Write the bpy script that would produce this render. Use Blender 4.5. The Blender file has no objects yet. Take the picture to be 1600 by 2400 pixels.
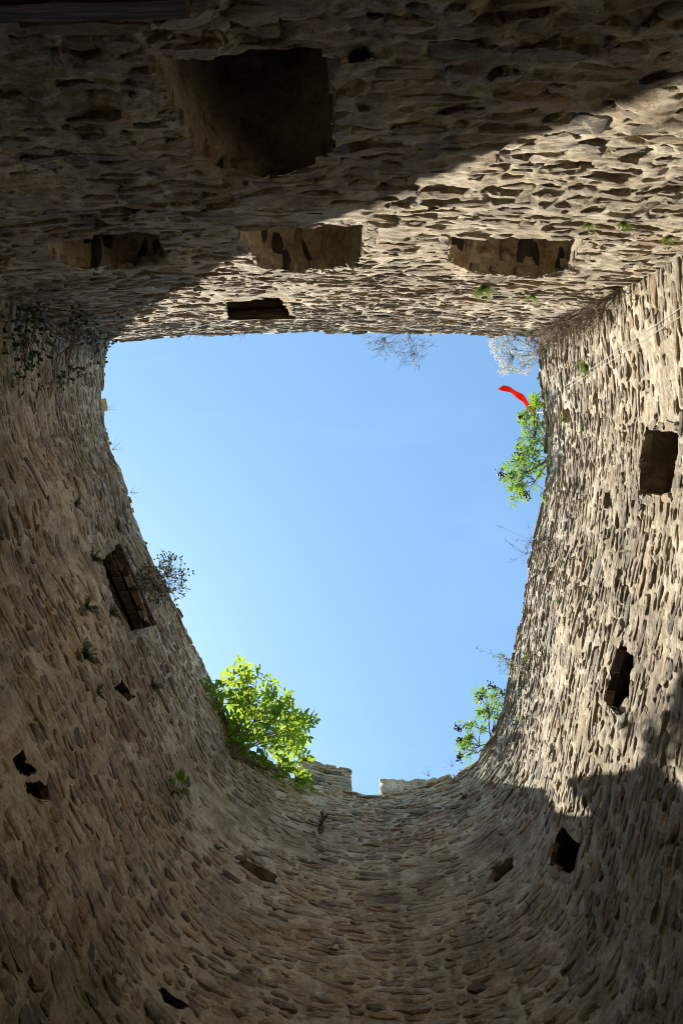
import bpy, bmesh, math, random
import numpy as np
from mathutils import Vector, Matrix, Quaternion

SEED = 7
random.seed(SEED); rng = np.random.default_rng(SEED)
scene = bpy.context.scene
C = scene.collection

# ------------------------------------------------------------------ camera
CZ = 1.6                      # eye height above the tower floor
H = 14.0                      # wall tops above the eye
F = 1937.0                    # focal length in pixels of the 1600x2400 frame
ZEN = (828.0, 1038.0)         # where the verticals meet
q = Vector((ZEN[0]-800, -(1200-ZEN[1]), F)).normalized()
rot = q.rotation_difference(Vector((0, 0, 1)))
RT = rot @ Vector((1, 0, 0)); UP = rot @ Vector((0, -1, 0)); FW = rot @ Vector((0, 0, 1))
cam_d = bpy.data.cameras.new('camera'); cam = bpy.data.objects.new('camera', cam_d); C.objects.link(cam)
m = Matrix((RT, UP, -FW)).transposed().to_4x4(); m.translation = (0, 0, CZ)
cam.matrix_world = m
cam_d.sensor_fit = 'VERTICAL'; cam_d.sensor_height = 24.0; cam_d.lens = 24.0*F/2400
cam_d.clip_start = 0.05; cam_d.clip_end = 3000
scene.camera = cam

# ------------------------------------------------------------------ sky, sun, exposure
SUN_DIR = Vector((1000, -750, -1937)).normalized()     # the way the light travels
to_sun = -SUN_DIR
w = bpy.data.worlds.new('World'); scene.world = w; w.use_nodes = True
nt = w.node_tree
bg = nt.nodes['Background']
sky = nt.nodes.new('ShaderNodeTexSky'); sky.sky_type = 'NISHITA'; sky.sun_disc = False
sky.sun_elevation = math.asin(to_sun.z)
sky.sun_rotation = math.atan2(to_sun.x, to_sun.y)
sky.altitude = 300; sky.air_density = 1.0; sky.dust_density = 0.28; sky.ozone_density = 1.0
tint = nt.nodes.new('ShaderNodeMix'); tint.data_type = 'RGBA'; tint.blend_type = 'MULTIPLY'; tint.inputs[0].default_value = 1.0
tint.inputs[7].default_value = (0.91, 1.09, 1.03, 1)      # the camera's daylight white balance
nt.links.new(sky.outputs[0], tint.inputs[6])
tcw = nt.nodes.new('ShaderNodeTexCoord'); mpw = nt.nodes.new('ShaderNodeMapping'); mpw.inputs['Scale'].default_value = (1.3, 3.0, 1.5); mpw.inputs['Rotation'].default_value = (0, 0, .9)
nzw = nt.nodes.new('ShaderNodeTexNoise'); nzw.inputs['Scale'].default_value = 2.6; nzw.inputs['Detail'].default_value = 7; nzw.inputs['Distortion'].default_value = .7
rmw = nt.nodes.new('ShaderNodeMapRange'); rmw.inputs[1].default_value = .54; rmw.inputs[2].default_value = .85; rmw.inputs[3].default_value = 0; rmw.inputs[4].default_value = .05
nt.links.new(tcw.outputs['Generated'], mpw.inputs[0]); nt.links.new(mpw.outputs[0], nzw.inputs['Vector']); nt.links.new(nzw.outputs['Fac'], rmw.inputs[0])
cld = nt.nodes.new('ShaderNodeMix'); cld.data_type = 'RGBA'; cld.inputs[7].default_value = (5.5, 5.9, 6.3, 1)
nt.links.new(rmw.outputs[0], cld.inputs[0]); nt.links.new(tint.outputs[2], cld.inputs[6]); nt.links.new(cld.outputs[2], bg.inputs[0])
bg.inputs[1].default_value = 0.116
sun_d = bpy.data.lights.new('sun', 'SUN'); sun_d.energy = 5.0; sun_d.angle = math.radians(0.53); sun_d.color = (1.0, 0.93, 0.82)
sun = bpy.data.objects.new('sun', sun_d); C.objects.link(sun)
sun.rotation_euler = SUN_DIR.to_track_quat('-Z', 'Y').to_euler(); sun.location = (-10, 7, 40)
vs = scene.view_settings
vs.view_transform = 'Standard'; vs.look = 'None'; vs.exposure = 1.45; vs.gamma = 1.0; vs.use_curve_mapping = False
scene.render.engine = 'CYCLES'
scene.cycles.max_bounces = 10; scene.cycles.diffuse_bounces = 6; scene.cycles.transparent_max_bounces = 8
scene.cycles.use_denoising = True; scene.cycles.filter_width = 1.0

# ------------------------------------------------------------------ small tools
DS = 1600/1568.0
def ray(x, y):
    x *= DS; y *= DS
    return RT*((x-800)/F) + UP*((1200-y)/F) + FW
def U(x, y, h):
    d = ray(x, y); p = d*(h/d.z); return Vector((p.x, p.y, p.z+CZ))

def _h(ix, iy, seed):
    a = (ix.astype(np.int64)*374761393 + iy.astype(np.int64)*668265263 + seed*1442695041) & 0xffffffff
    a = ((a ^ (a >> 13))*1274126177) & 0xffffffff
    a = ((a ^ (a >> 16))*2246822519) & 0xffffffff
    return ((a ^ (a >> 15)) & 0xffffff)/float(0xffffff)*2-1
def vnoise(x, y, seed=0):
    x = np.asarray(x, float); y = np.asarray(y, float)
    ix = np.floor(x).astype(np.int64); iy = np.floor(y).astype(np.int64)
    fx = x-ix; fy = y-iy
    fx = fx*fx*fx*(fx*(fx*6-15)+10); fy = fy*fy*fy*(fy*(fy*6-15)+10)
    a = _h(ix, iy, seed); b = _h(ix+1, iy, seed); c = _h(ix, iy+1, seed); d = _h(ix+1, iy+1, seed)
    return (a*(1-fx)+b*fx)*(1-fy)+(c*(1-fx)+d*fx)*fy
def fbm(x, y, seed=0, o=4):
    t = 0; a = 1; s = 0
    for k in range(o):
        t = t+a*vnoise(np.asarray(x)*2**k+13.7*k, np.asarray(y)*2**k+7.1*k, seed+k*17); s += a; a *= .5
    return t/s

def new_obj(name, me, parent=None, mat=None, **props):
    o = bpy.data.objects.new(name, me); C.objects.link(o)
    if mat is not None and not len(me.materials): me.materials.append(mat)
    if parent is not None: o.parent = parent
    for k, v in props.items(): o[k] = v
    return o
def empty(name, loc, label=None, cat=None, group=None):
    o = bpy.data.objects.new(name, None); C.objects.link(o); o.location = loc
    o.empty_display_size = .1
    if label: o['label'] = label
    if cat: o['category'] = cat
    if group: o['group'] = group
    return o
def attach(o, parent):          # keep world place under an unrotated parent
    o.parent = parent; o.matrix_parent_inverse = Matrix.Translation(-parent.location) if parent.parent is None else Matrix.Identity(4)
def mesh_np(name, V, faces, smooth=True, attr=None):
    """V (n,3); faces: list of int arrays (m,3) / (m,4)"""
    me = bpy.data.meshes.new(name)
    V = np.asarray(V, np.float32)
    me.vertices.add(len(V)); me.vertices.foreach_set('co', V.ravel())
    li = np.concatenate([f.ravel() for f in faces]).astype(np.int32)
    tot = np.concatenate([np.full(len(f), f.shape[1]) for f in faces]).astype(np.int32)
    st = np.concatenate([[0], np.cumsum(tot)[:-1]]).astype(np.int32)
    me.loops.add(len(li)); me.loops.foreach_set('vertex_index', li)
    me.polygons.add(len(tot)); me.polygons.foreach_set('loop_start', st)
    me.polygons.foreach_set('use_smooth', np.full(len(tot), smooth))
    if attr is not None:
        a = me.attributes.new('rnd', 'FLOAT', 'POINT'); a.data.foreach_set('value', np.asarray(attr, np.float32))
    me.update(calc_edges=True); me.validate()
    return me
class MB:
    def __init__(s): s.v = []; s.f = []
    def add(s, vs, fs):
        b = len(s.v); s.v.extend([tuple(p) for p in vs]); s.f.extend([tuple(i+b for i in f) for f in fs])
    def tube(s, pts, r0, r1, n=5):
        k = len(pts); vs = []; fs = []
        prev = None
        for i, p in enumerate(pts):
            p = Vector(p)
            d = (Vector(pts[min(i+1, k-1)])-Vector(pts[max(i-1, 0)]))
            d = d.normalized() if d.length > 1e-9 else Vector((0, 0, 1))
            a = d.orthogonal().normalized() if prev is None else (prev-d*prev.dot(d)).normalized()
            prev = a; b = d.cross(a); r = r0+(r1-r0)*i/max(1, k-1)
            for j in range(n):
                t = 2*math.pi*j/n; vs.append(p+a*(r*math.cos(t))+b*(r*math.sin(t)))
        for i in range(k-1):
            for j in range(n):
                fs.append((i*n+j, i*n+(j+1) % n, (i+1)*n+(j+1) % n, (i+1)*n+j))
        fs.append(tuple(range(n-1, -1, -1))); fs.append(tuple((k-1)*n+j for j in range(n)))
        s.add(vs, fs)
    def build(s, name, mat, parent=None, smooth=True, **pr):
        me = bpy.data.meshes.new(name)
        off = Vector(parent.location) if parent is not None else Vector((0, 0, 0))
        me.from_pydata([tuple(Vector(p)-off) for p in s.v], [], s.f); me.update()
        me.polygons.foreach_set('use_smooth', [smooth]*len(me.polygons))
        return new_obj(name, me, parent, mat, **pr)

# ------------------------------------------------------------------ materials
def N(t, typ, **kw):
    n = t.nodes.new(typ)
    for k, v in kw.items():
        if k in n.inputs: n.inputs[k].default_value = v
        else: setattr(n, k, v)
    return n
def mat_new(name, rough=.9):
    m = bpy.data.materials.new(name); m.use_nodes = True
    t = m.node_tree; b = t.nodes['Principled BSDF']; b.inputs['Roughness'].default_value = rough
    b.inputs['Specular IOR Level'].default_value = .25
    return m, t, b
def ramp(t, fac, stops, interp='LINEAR'):
    r = t.nodes.new('ShaderNodeValToRGB'); r.color_ramp.interpolation = interp
    e = r.color_ramp.elements
    while len(e) < len(stops): e.new(.5)
    for el, (p, c) in zip(e, stops):
        el.position = p; el.color = (*c, 1) if len(c) == 3 else c
    t.links.new(fac, r.inputs[0]); return r.outputs[0]
def noise(t, vec, scale, detail=5, rough=.6, dist=0.):
    n = N(t, 'ShaderNodeTexNoise'); n.inputs['Scale'].default_value = scale; n.inputs['Detail'].default_value = detail
    n.inputs['Roughness'].default_value = rough; n.inputs['Distortion'].default_value = dist
    if vec is not None: t.links.new(vec, n.inputs['Vector'])
    return n.outputs['Fac']
def mix(t, fac, a, b, typ='MIX'):
    n = t.nodes.new('ShaderNodeMix'); n.data_type = 'RGBA'; n.blend_type = typ
    for sock, v in ((n.inputs[0], fac), (n.inputs[6], a), (n.inputs[7], b)):
        if isinstance(v, (int, float)): sock.default_value = v
        elif isinstance(v, tuple): sock.default_value = (*v, 1)
        else: t.links.new(v, sock)
    return n.outputs[2]
def world_pos(t):
    return N(t, 'ShaderNodeNewGeometry').outputs['Position']
def bump(t, b, hts, dist=.02, strength=1.0):
    prev = None
    for h, d in hts:
        n = t.nodes.new('ShaderNodeBump'); n.inputs['Distance'].default_value = d; n.inputs['Strength'].default_value = strength
        t.links.new(h, n.inputs['Height'])
        if prev is not None: t.links.new(prev, n.inputs['Normal'])
        prev = n.outputs[0]
    t.links.new(prev, b.inputs['Normal'])

MORTAR = [(.0, (.24, .19, .125)), (.32, (.42, .345, .235)), (.55, (.545, .47, .34)), (.75, (.62, .55, .415)), (1., (.68, .615, .485))]
def mortar_color(t, pos):
    c = ramp(t, noise(t, pos, 2.6, 7, .68, .4), [(p*.40+.29, k) for p, k in MORTAR])
    c = mix(t, ramp(t, noise(t, pos, 14, 5, .7), [(.46, (0, 0, 0)), (.70, (.6, .6, .6))]), c, (.26, .20, .135))
    c = mix(t, ramp(t, noise(t, pos, 30, 5, .75, .8), [(.57, (0, 0, 0)), (.64, (.8, .8, .8))]), c, (.17, .13, .09))
    c = mix(t, ramp(t, noise(t, pos, 19, 4, .7, .5), [(.60, (0, 0, 0)), (.68, (.7, .7, .7))]), c, (.66, .61, .51))
    c = mix(t, ramp(t, noise(t, pos, 2.7, 6, .72, .9), [(.60, (0, 0, 0)), (.67, (.75, .75, .75))]), c, (.085, .085, .045))   # moss
    # lichen and damp stains
    mp = N(t, 'ShaderNodeMapping'); t.links.new(pos, mp.inputs[0]); mp.inputs['Scale'].default_value = (1, 1, .45); mp.inputs['Location'].default_value = (3, 7, 1)
    c = mix(t, ramp(t, noise(t, mp.outputs[0], .9, 7, .66, .6), [(.54, (0, 0, 0)), (.68, (.6, .6, .6))]), c, (.16, .145, .08))
    c = mix(t, ramp(t, noise(t, mp.outputs[0], 1.7, 6, .7, 1.), [(.60, (0, 0, 0)), (.70, (.45, .45, .45))]), c, (.42, .27, .12))
    return c
def weather(t, pos, c):
    # broad tonal drift of the masonry, rain runs and lime runs, mossy growth
    c = mix(t, 1.0, c, ramp(t, noise(t, pos, .55, 5, .6, .5), [(.34, (.68, .67, .66)), (.5, (1, 1, 1)), (.66, (1.14, 1.12, 1.08))]), 'MULTIPLY')
    mp = N(t, 'ShaderNodeMapping'); t.links.new(pos, mp.inputs[0]); mp.inputs['Scale'].default_value = (3.2, 3.2, .22)
    st = noise(t, mp.outputs[0], 1.0, 6, .62, .3)
    c = mix(t, ramp(t, st, [(.55, (0, 0, 0)), (.70, (.6, .6, .6))]), c, (.12, .105, .075))
    c = mix(t, ramp(t, st, [(.26, (.45, .45, .45)), (.38, (0, 0, 0))]), c, (.62, .57, .47))
    mg = N(t, 'ShaderNodeMapping'); t.links.new(pos, mg.inputs[0]); mg.inputs['Location'].default_value = (11, 4, 2)
    return mix(t, ramp(t, noise(t, mg.outputs[0], 2.1, 7, .74, .9), [(.60, (0, 0, 0)), (.66, (.7, .7, .7))]), c, (.075, .08, .04))
def make_mortar():
    m, t, b = mat_new('lime_mortar', .95)
    pos = world_pos(t)
    c = mortar_color(t, pos)
    mp = N(t, 'ShaderNodeMapping'); t.links.new(pos, mp.inputs[0]); mp.inputs['Scale'].default_value = (1, 1, 1.8)
    n1 = noise(t, mp.outputs[0], 9, 8, .68, .3); n2 = noise(t, pos, 40, 5, .8)
    t.links.new(weather(t, pos, c), b.inputs['Base Color'])
    bump(t, b, [(n1, .03), (n2, .018)])
    return m
STONE = [(0., (.14, .12, .095)), (.06, (.24, .205, .165)), (.20, (.38, .32, .24)), (.42, (.47, .395, .29)),
         (.55, (.47, .33, .20)), (.66, (.35, .305, .25)), (.80, (.53, .455, .345)), (.92, (.41, .315, .21)), (1., (.57, .505, .40))]
def make_stone(use_attr):
    m, t, b = mat_new('rubble_stone', .9)
    pos = world_pos(t)
    if use_attr:
        r = N(t, 'ShaderNodeAttribute', attribute_name='rnd').outputs['Fac']
    else:
        r = N(t, 'ShaderNodeObjectInfo').outputs['Random']
    c = ramp(t, r, STONE)
    mp = N(t, 'ShaderNodeMapping'); t.links.new(pos, mp.inputs[0]); mp.inputs['Scale'].default_value = (1, 1, 2.6)
    nz = noise(t, mp.outputs[0], 11, 7, .7, .5)
    c = mix(t, .75, c, ramp(t, nz, [(.30, (.35, .35, .36)), (.5, (1, 1, 1)), (.68, (1.6, 1.5, 1.35))]), 'MULTIPLY')
    # mortar smeared over the stone
    # (washed out towards the wall tops)
    sz = N(t, 'ShaderNodeSeparateXYZ'); t.links.new(pos, sz.inputs[0])
    mr = N(t, 'ShaderNodeMapRange'); mr.inputs[1].default_value = 11.5; mr.inputs[2].default_value = 15.0; mr.inputs[3].default_value = 0; mr.inputs[4].default_value = .14
    t.links.new(sz.outputs[2], mr.inputs[0])
    sb = N(t, 'ShaderNodeMath', operation='SUBTRACT'); t.links.new(noise(t, pos, 7.5, 6, .72, .8), sb.inputs[0]); t.links.new(mr.outputs[0], sb.inputs[1])
    sm = ramp(t, sb.outputs[0], [(.53, (0, 0, 0)), (.59, (.9, .9, .9))])
    c = mix(t, sm, c, mortar_color(t, pos))
    t.links.new(weather(t, pos, c), b.inputs['Base Color'])
    bump(t, b, [(nz, .06), (noise(t, pos, 45, 5, .8), .018)])
    return m
M = {}
M['mortar'] = make_mortar(); M['stone'] = make_stone(False); M['stone_mass'] = make_stone(True)
def simple(name, stops, scale, rough=.9, stretch=(1, 1, 1), bd=.01, det=6):
    m, t, b = mat_new(name, rough)
    tc = N(t, 'ShaderNodeTexCoord').outputs['Object']
    mp = N(t, 'ShaderNodeMapping'); t.links.new(tc, mp.inputs[0]); mp.inputs['Scale'].default_value = stretch
    n = noise(t, mp.outputs[0], scale, det, .65, .4)
    t.links.new(ramp(t, n, stops), b.inputs['Base Color']); bump(t, b, [(n, bd)])
    return m
M['wood'] = simple('weathered_timber', [(.3, (.022, .017, .013)), (.5, (.09, .066, .046)), (.7, (.21, .16, .115))], 7, .85, (.35, 5, 5), .02)
M['earth'] = simple('trodden_earth', [(.3, (.07, .055, .038)), (.6, (.13, .105, .075))], 2.2, .95, bd=.04)
M['grassland'] = simple('dry_grassland', [(.3, (.06, .085, .03)), (.6, (.13, .13, .06))], .3, .95, bd=.1)
M['bark'] = simple('bark', [(.3, (.06, .045, .03)), (.7, (.17, .13, .09))], 20, .9, bd=.004)
M['twig'] = simple('dry_twig', [(.3, (.075, .05, .03)), (.7, (.19, .13, .08))], 20, .9, bd=.002)
M['straw'] = simple('dry_straw', [(.3, (.17, .14, .09)), (.7, (.33, .28, .19))], 20, .9, bd=.002)
M['berry'] = simple('dark_berries', [(.3, (.012, .008, .014)), (.7, (.045, .02, .04))], 30, .5, bd=.001)
M['petal'] = simple('white_petals', [(.3, (.70, .69, .66)), (.7, (.82, .81, .78))], 30, .8, bd=.001)
M['rope'] = simple('pale_rope', [(.3, (.40, .37, .31)), (.7, (.55, .52, .45))], 60, .8, bd=.001)
M['pole'] = simple('painted_steel', [(.3, (.16, .15, .14)), (.7, (.24, .23, .21))], 12, .45, bd=.0005)
def leaf_mat(name, a, b_, trans=.45, tcol=(.30, .48, .04)):
    m, t, b = mat_new(name, .5)
    pos = world_pos(t)
    c = ramp(t, noise(t, pos, 6, 4), [(.36, a), (.64, b_)])
    t.links.new(c, b.inputs['Base Color'])
    tr = N(t, 'ShaderNodeBsdfTranslucent'); tr.inputs[0].default_value = (*tcol, 1)
    mx = N(t, 'ShaderNodeMixShader'); mx.inputs[0].default_value = trans
    t.links.new(b.outputs[0], mx.inputs[1]); t.links.new(tr.outputs[0], mx.inputs[2])
    t.links.new(mx.outputs[0], t.nodes['Material Output'].inputs[0])
    return m
M['ash_leaf'] = leaf_mat('bright_leaf', (.022, .055, .010), (.10, .16, .022), .5, (.34, .46, .035))
M['elder_leaf'] = leaf_mat('elder_leaf', (.04, .09, .016), (.09, .16, .03), .42, (.24, .38, .035))
M['dark_leaf'] = leaf_mat('dark_leaf', (.018, .035, .012), (.04, .07, .02), .25, (.06, .10, .02))
M['fern_leaf'] = leaf_mat('fern_leaf', (.05, .09, .02), (.12, .17, .035), .35, (.16, .24, .03))
M['pale_leaf'] = leaf_mat('pale_leaf', (.13, .17, .06), (.22, .26, .10), .35, (.28, .36, .10))
def cloth_mat():
    m, t, b = mat_new('red_cloth', 1.)
    b.inputs['Specular IOR Level'].default_value = 0.
    b.inputs['Base Color'].default_value = (.50, .012, .004, 1)
    tr = N(t, 'ShaderNodeBsdfTranslucent'); tr.inputs[0].default_value = (.55, .02, .006, 1)
    mx = N(t, 'ShaderNodeMixShader'); mx.inputs[0].default_value = .45
    t.links.new(b.outputs[0], mx.inputs[1]); t.links.new(tr.outputs[0], mx.inputs[2])
    t.links.new(mx.outputs[0], t.nodes['Material Output'].inputs[0]); return m
M['flag'] = cloth_mat()
M['hem'] = simple('white_hem', [(.3, (.7, .69, .66)), (.7, (.8, .79, .77))], 30, .8, bd=.001)

# ------------------------------------------------------------------ plan of the tower (traced round the wall top, at its real height)
rim = [(245, 786), (236, 850), (241, 930), (256, 1020), (285, 1110), (316, 1200), (352, 1290), (402, 1395), (442, 1475), (478, 1556), (512, 1632),
       (552, 1694), (606, 1745), (668, 1782), (735, 1804), (800, 1817), (870, 1822), (945, 1815), (1022, 1792), (1084, 1750), (1128, 1690), (1152, 1625),
       (1170, 1545), (1190, 1440), (1208, 1335), (1228, 1235), (1246, 1120), (1251, 1010), (1247, 910), (1240, 840), (1235, 779)]
rim_h = {256: -.1, 285: -.4, 316: -.12, 352: -.32, 402: -.2}
rp = np.array([tuple(U(x, y, H+rim_h.get(x, 0)))[:2] for x, y in rim])
def smooth_curve(p, step=.05):
    out = []
    q = np.vstack([2*p[0]-p[1], p, 2*p[-1]-p[-2]])
    for i in range(1, len(q)-2):
        n = max(2, int(np.linalg.norm(q[i+1]-q[i])/step*2))
        for k in range(n):
            t = k/n
            out.append(.5*((2*q[i])+(-q[i-1]+q[i+1])*t+(2*q[i-1]-5*q[i]+4*q[i+1]-q[i+2])*t*t+(-q[i-1]+3*q[i]-3*q[i+1]+q[i+2])*t**3))
    out.append(p[-1]); return np.array(out)
class Wall:
    def __init__(s, pts, ext):
        # ext: how far the plan goes on past both ends (into the neighbouring wall)
        a = pts[0]+(pts[0]-pts[3])/np.linalg.norm(pts[0]-pts[3])*ext
        b = pts[-1]+(pts[-1]-pts[-4])/np.linalg.norm(pts[-1]-pts[-4])*ext
        pts = np.vstack([a, pts, b])
        d = np.r_[0, np.cumsum(np.linalg.norm(np.diff(pts, axis=0), axis=1))]
        s.L = d[-1]; s.ext = ext
        s.S = np.linspace(0, s.L, int(s.L/.04)+1)
        s.P = np.c_[np.interp(s.S, d, pts[:, 0]), np.interp(s.S, d, pts[:, 1])]
        k = np.ones(9)/9
        tx = np.gradient(s.P, axis=0); tx /= np.linalg.norm(tx, axis=1)[:, None]
        tx = np.c_[np.convolve(np.pad(tx[:, 0], 4, 'edge'), k, 'valid'), np.convolve(np.pad(tx[:, 1], 4, 'edge'), k, 'valid')]
        tx /= np.linalg.norm(tx, axis=1)[:, None]
        s.T = tx; s.Nn = np.c_[-tx[:, 1], tx[:, 0]]
        cen = np.array([0., 2.3])
        if np.sum((cen-s.P[len(s.P)//2])*s.Nn[len(s.P)//2]) < 0: s.Nn = -s.Nn
    def at(s, ss):
        f = lambda a: np.stack([np.interp(ss, s.S, a[:, 0]), np.interp(ss, s.S, a[:, 1])], -1)
        return f(s.P), f(s.T), f(s.Nn)
    def hit(s, d):
        """ray from the eye -> (s, height above eye) or None"""
        best = None
        D = np.array([d.x, d.y]); P = s.P
        cr = P[:, 0]*D[1]-P[:, 1]*D[0]; dt = P@D
        i = np.where((cr[:-1]*cr[1:] <= 0) & (dt[:-1] > 0))[0]
        if not len(i): return None
        i = i[np.argmin(np.linalg.norm(P[i], axis=1))]
        f = cr[i]/(cr[i]-cr[i+1]+1e-12); p = P[i]*(1-f)+P[i+1]*f
        r = np.linalg.norm(p)/np.linalg.norm(D)
        z = d.z*r
        if getattr(s, 'ledge', 0):                              # the lower part of the wall stands a little forward
            k = 1-s.ledge/np.linalg.norm(p*s.Nn[len(s.P)//2])
            if z*k < s.ledge_z:
                z *= k; p = p*k; j = np.argmin(np.linalg.norm(P-p, axis=1)); return s.S[j]+float((p-P[j])@s.T[j]), z
        return s.S[i]*(1-f)+s.S[i+1]*f, z
cl = smooth_curve(rp)
flat_pts = np.array([rp[0]*(1-t)+rp[-1]*t+np.array([0, -.13*4*t*(1-t)]) for t in np.linspace(0, 1, 60)])
CW = Wall(cl, .5); FWL = Wall(flat_pts, .45)
def _rim_profile():
    dd = [np.argmin(np.linalg.norm(CW.P-p, axis=1)) for p in rp]
    return CW.S[dd], np.array([rim_h.get(x, 0.) for x, y in rim])
RIM_S, RIM_D = _rim_profile()
CW.name = 'curved'; FWL.name = 'flat'; FWL.ledge = .06; FWL.ledge_z = 6.5
def HIT(x, y, which=None):
    d = ray(x, y); best = None
    for wl in ((CW, FWL) if which is None else (which,)):
        h = wl.hit(d)
        if h and (best is None or h[1] < best[2]): best = (wl, h[0], h[1])
    return best
def wall_point(wl, s, z, off=0.):
    p, t, n = wl.at(np.array([s])); p = p[0]+n[0]*off
    return Vector((p[0], p[1], z+CZ)), Vector((t[0][0], t[0][1], 0)), Vector((n[0][0], n[0][1], 0))

# ------------------------------------------------------------------ openings in the walls, outlines read off the photograph
#   wall, outline in picture points, depth, kind
OPEN = [
 dict(w=FWL, name='arched_niche', label='large deep dark arched recess low in the flat wall', d=1.2, poly=[(345, 138), (750, 130), (766, 250), (768, 335), (752, 365), (725, 388), (680, 403), (610, 410), (540, 402), (490, 384), (452, 355), (422, 312), (385, 225)]),
 dict(w=FWL, name='arched_niche', label='shaded arched recess at the dark end of the row', d=.8, soffit=1, poly=[(82, 562), (350, 540), (372, 565), (386, 592), (350, 608), (270, 618), (200, 616), (150, 606)]),
 dict(w=FWL, name='arched_niche', label='middle arched recess of the row of three', d=1.0, soffit=1, poly=[(527, 517), (838, 513), (834, 560), (826, 598), (770, 612), (700, 618), (640, 613), (592, 600), (560, 560)]),
 dict(w=FWL, name='arched_niche', label='sunlit arched recess nearest the leafy corner', d=1.0, soffit=1, poly=[(1032, 545), (1342, 548), (1326, 590), (1298, 622), (1230, 631), (1150, 629), (1080, 620), (1030, 604)]),
 dict(w=FWL, name='timber_window', label='rectangular window with timber lintel under the wall top', d=1.1, wide=.3, planks='top', poly=[(518, 692), (606, 686), (640, 688), (666, 718), (662, 729), (522, 734)]),
 dict(w=FWL, name='putlog_hole', d=.35, wide=.5, poly=[(272, 480), (330, 476), (338, 490), (284, 496)]),
 dict(w=FWL, name='putlog_hole', d=.3, wide=.5, poly=[(976, 478), (1030, 466), (1050, 474), (984, 486)]),
 dict(w=FWL, name='putlog_hole', d=.3, wide=.5, poly=[(770, 140), (840, 122), (862, 146), (790, 158)]),
 dict(w=CW, name='window_opening', label='squarish opening in the sunlit wall near the picture edge', d=1.35, poly=[(1488, 984), (1554, 992), (1553, 1040), (1541, 1110), (1540, 1134), (1470, 1138), (1478, 1060)]),
 dict(w=CW, name='window_opening', label='tall dark opening in the sunlit wall above the shadow line', d=1.35, wide=1.1, sill=1, poly=[(1420, 1478), (1448, 1510), (1444, 1580), (1436, 1640), (1412, 1640), (1386, 1612), (1402, 1545)]),
 dict(w=CW, name='window_opening', label='dark opening inside the shadow on the curved wall', d=1.35, wide=.9, poly=[(1292, 1898), (1330, 1935), (1322, 1990), (1310, 2010), (1262, 1988), (1270, 1940)]),
 dict(w=CW, name='timber_hole', label='small hole with a timber plank at the shadow edge', d=.6, planks='any', poly=[(1174, 1962), (1176, 1990), (1150, 2020), (1112, 2026), (1130, 1996)]),
 dict(w=CW, name='timber_window', label='leaning window with timber lintel planks below the dark bush', d=1.1, wide=.35, planks='top', poly=[(236, 1284), (272, 1254), (292, 1300), (330, 1390), (353, 1438), (300, 1448), (262, 1370)]),
 dict(w=CW, name='putlog_hole', d=.5, wide=.5, poly=[(270, 1578), (286, 1560), (312, 1600), (296, 1610)]),
 dict(w=CW, name='putlog_hole', d=.6, wide=.5, poly=[(26, 1742), (48, 1724), (60, 1752), (84, 1766), (62, 1786), (36, 1770)]),
 dict(w=CW, name='putlog_hole', d=.6, wide=.5, poly=[(58, 1796), (90, 1794), (120, 1822), (114, 1842), (86, 1838)]),
 dict(w=CW, name='timber_hole', label='long slot with a rotten timber low on the curved wall', d=.45, planks='any', poly=[(546, 1978), (566, 1972), (636, 2012), (632, 2036), (600, 2020)]),
 dict(w=CW, name='putlog_hole', d=.5, wide=.5, poly=[(366, 2270), (380, 2264), (440, 2312), (410, 2318), (376, 2298)]),
 dict(w=CW, name='putlog_hole', d=.35, poly=[(1392, 1134), (1408, 1126), (1406, 1166), (1388, 1166)]),
 dict(w=CW, name='putlog_hole', d=.3, poly=[(1290, 940), (1302, 936), (1304, 974), (1292, 972)]),
 dict(w=CW, name='putlog_hole', d=.3, poly=[(176, 1494), (190, 1490), (194, 1520), (180, 1516)]),
]
for o in OPEN:
    o['sz'] = np.array([o['w'].hit(ray(x, y)) for x, y in o['poly']])
def inside(poly, x, y):
    r = np.zeros(np.shape(x), bool); n = len(poly)
    for i in range(n):
        x0, y0 = poly[i]; x1, y1 = poly[(i+1) % n]
        if y0 == y1: continue
        c = ((y0 > y) != (y1 > y)) & (x < (x1-x0)*(y-y0)/(y1-y0)+x0)
        r ^= c
    return r
def grow(poly, d):
    c = poly.mean(0); v = poly-c; l = np.linalg.norm(v, axis=1)[:, None]; return c+v*(l+d)/l

# ------------------------------------------------------------------ stones: a set of chipped shapes used all over
NX, NY = 8, 6
_g = np.stack(np.meshgrid(np.linspace(-1, 1, NX), np.linspace(-1, 1, NY)), -1).reshape(-1, 2)
_id = np.arange(NX*NY).reshape(NY, NX)
_loop = np.concatenate([_id[0, :-1], _id[:-1, -1], _id[-1, :0:-1], _id[:0:-1, 0]])
_f = []
for j in range(NY-1):
    for i in range(NX-1):
        a_, b_, c_, d_ = _id[j, i], _id[j, i+1], _id[j+1, i+1], _id[j+1, i]
        _f += [(a_, b_, c_), (a_, c_, d_)] if (i+j) % 2 else [(a_, b_, d_), (b_, c_, d_)]
_nl = len(_loop)
for k in range(_nl):
    a_, b_ = _loop[k], _loop[(k+1) % _nl]; c_, d_ = NX*NY+(k+1) % _nl, NX*NY+k
    _f += [(b_, a_, d_), (b_, d_, c_)]
icof = np.array(_f)
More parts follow.
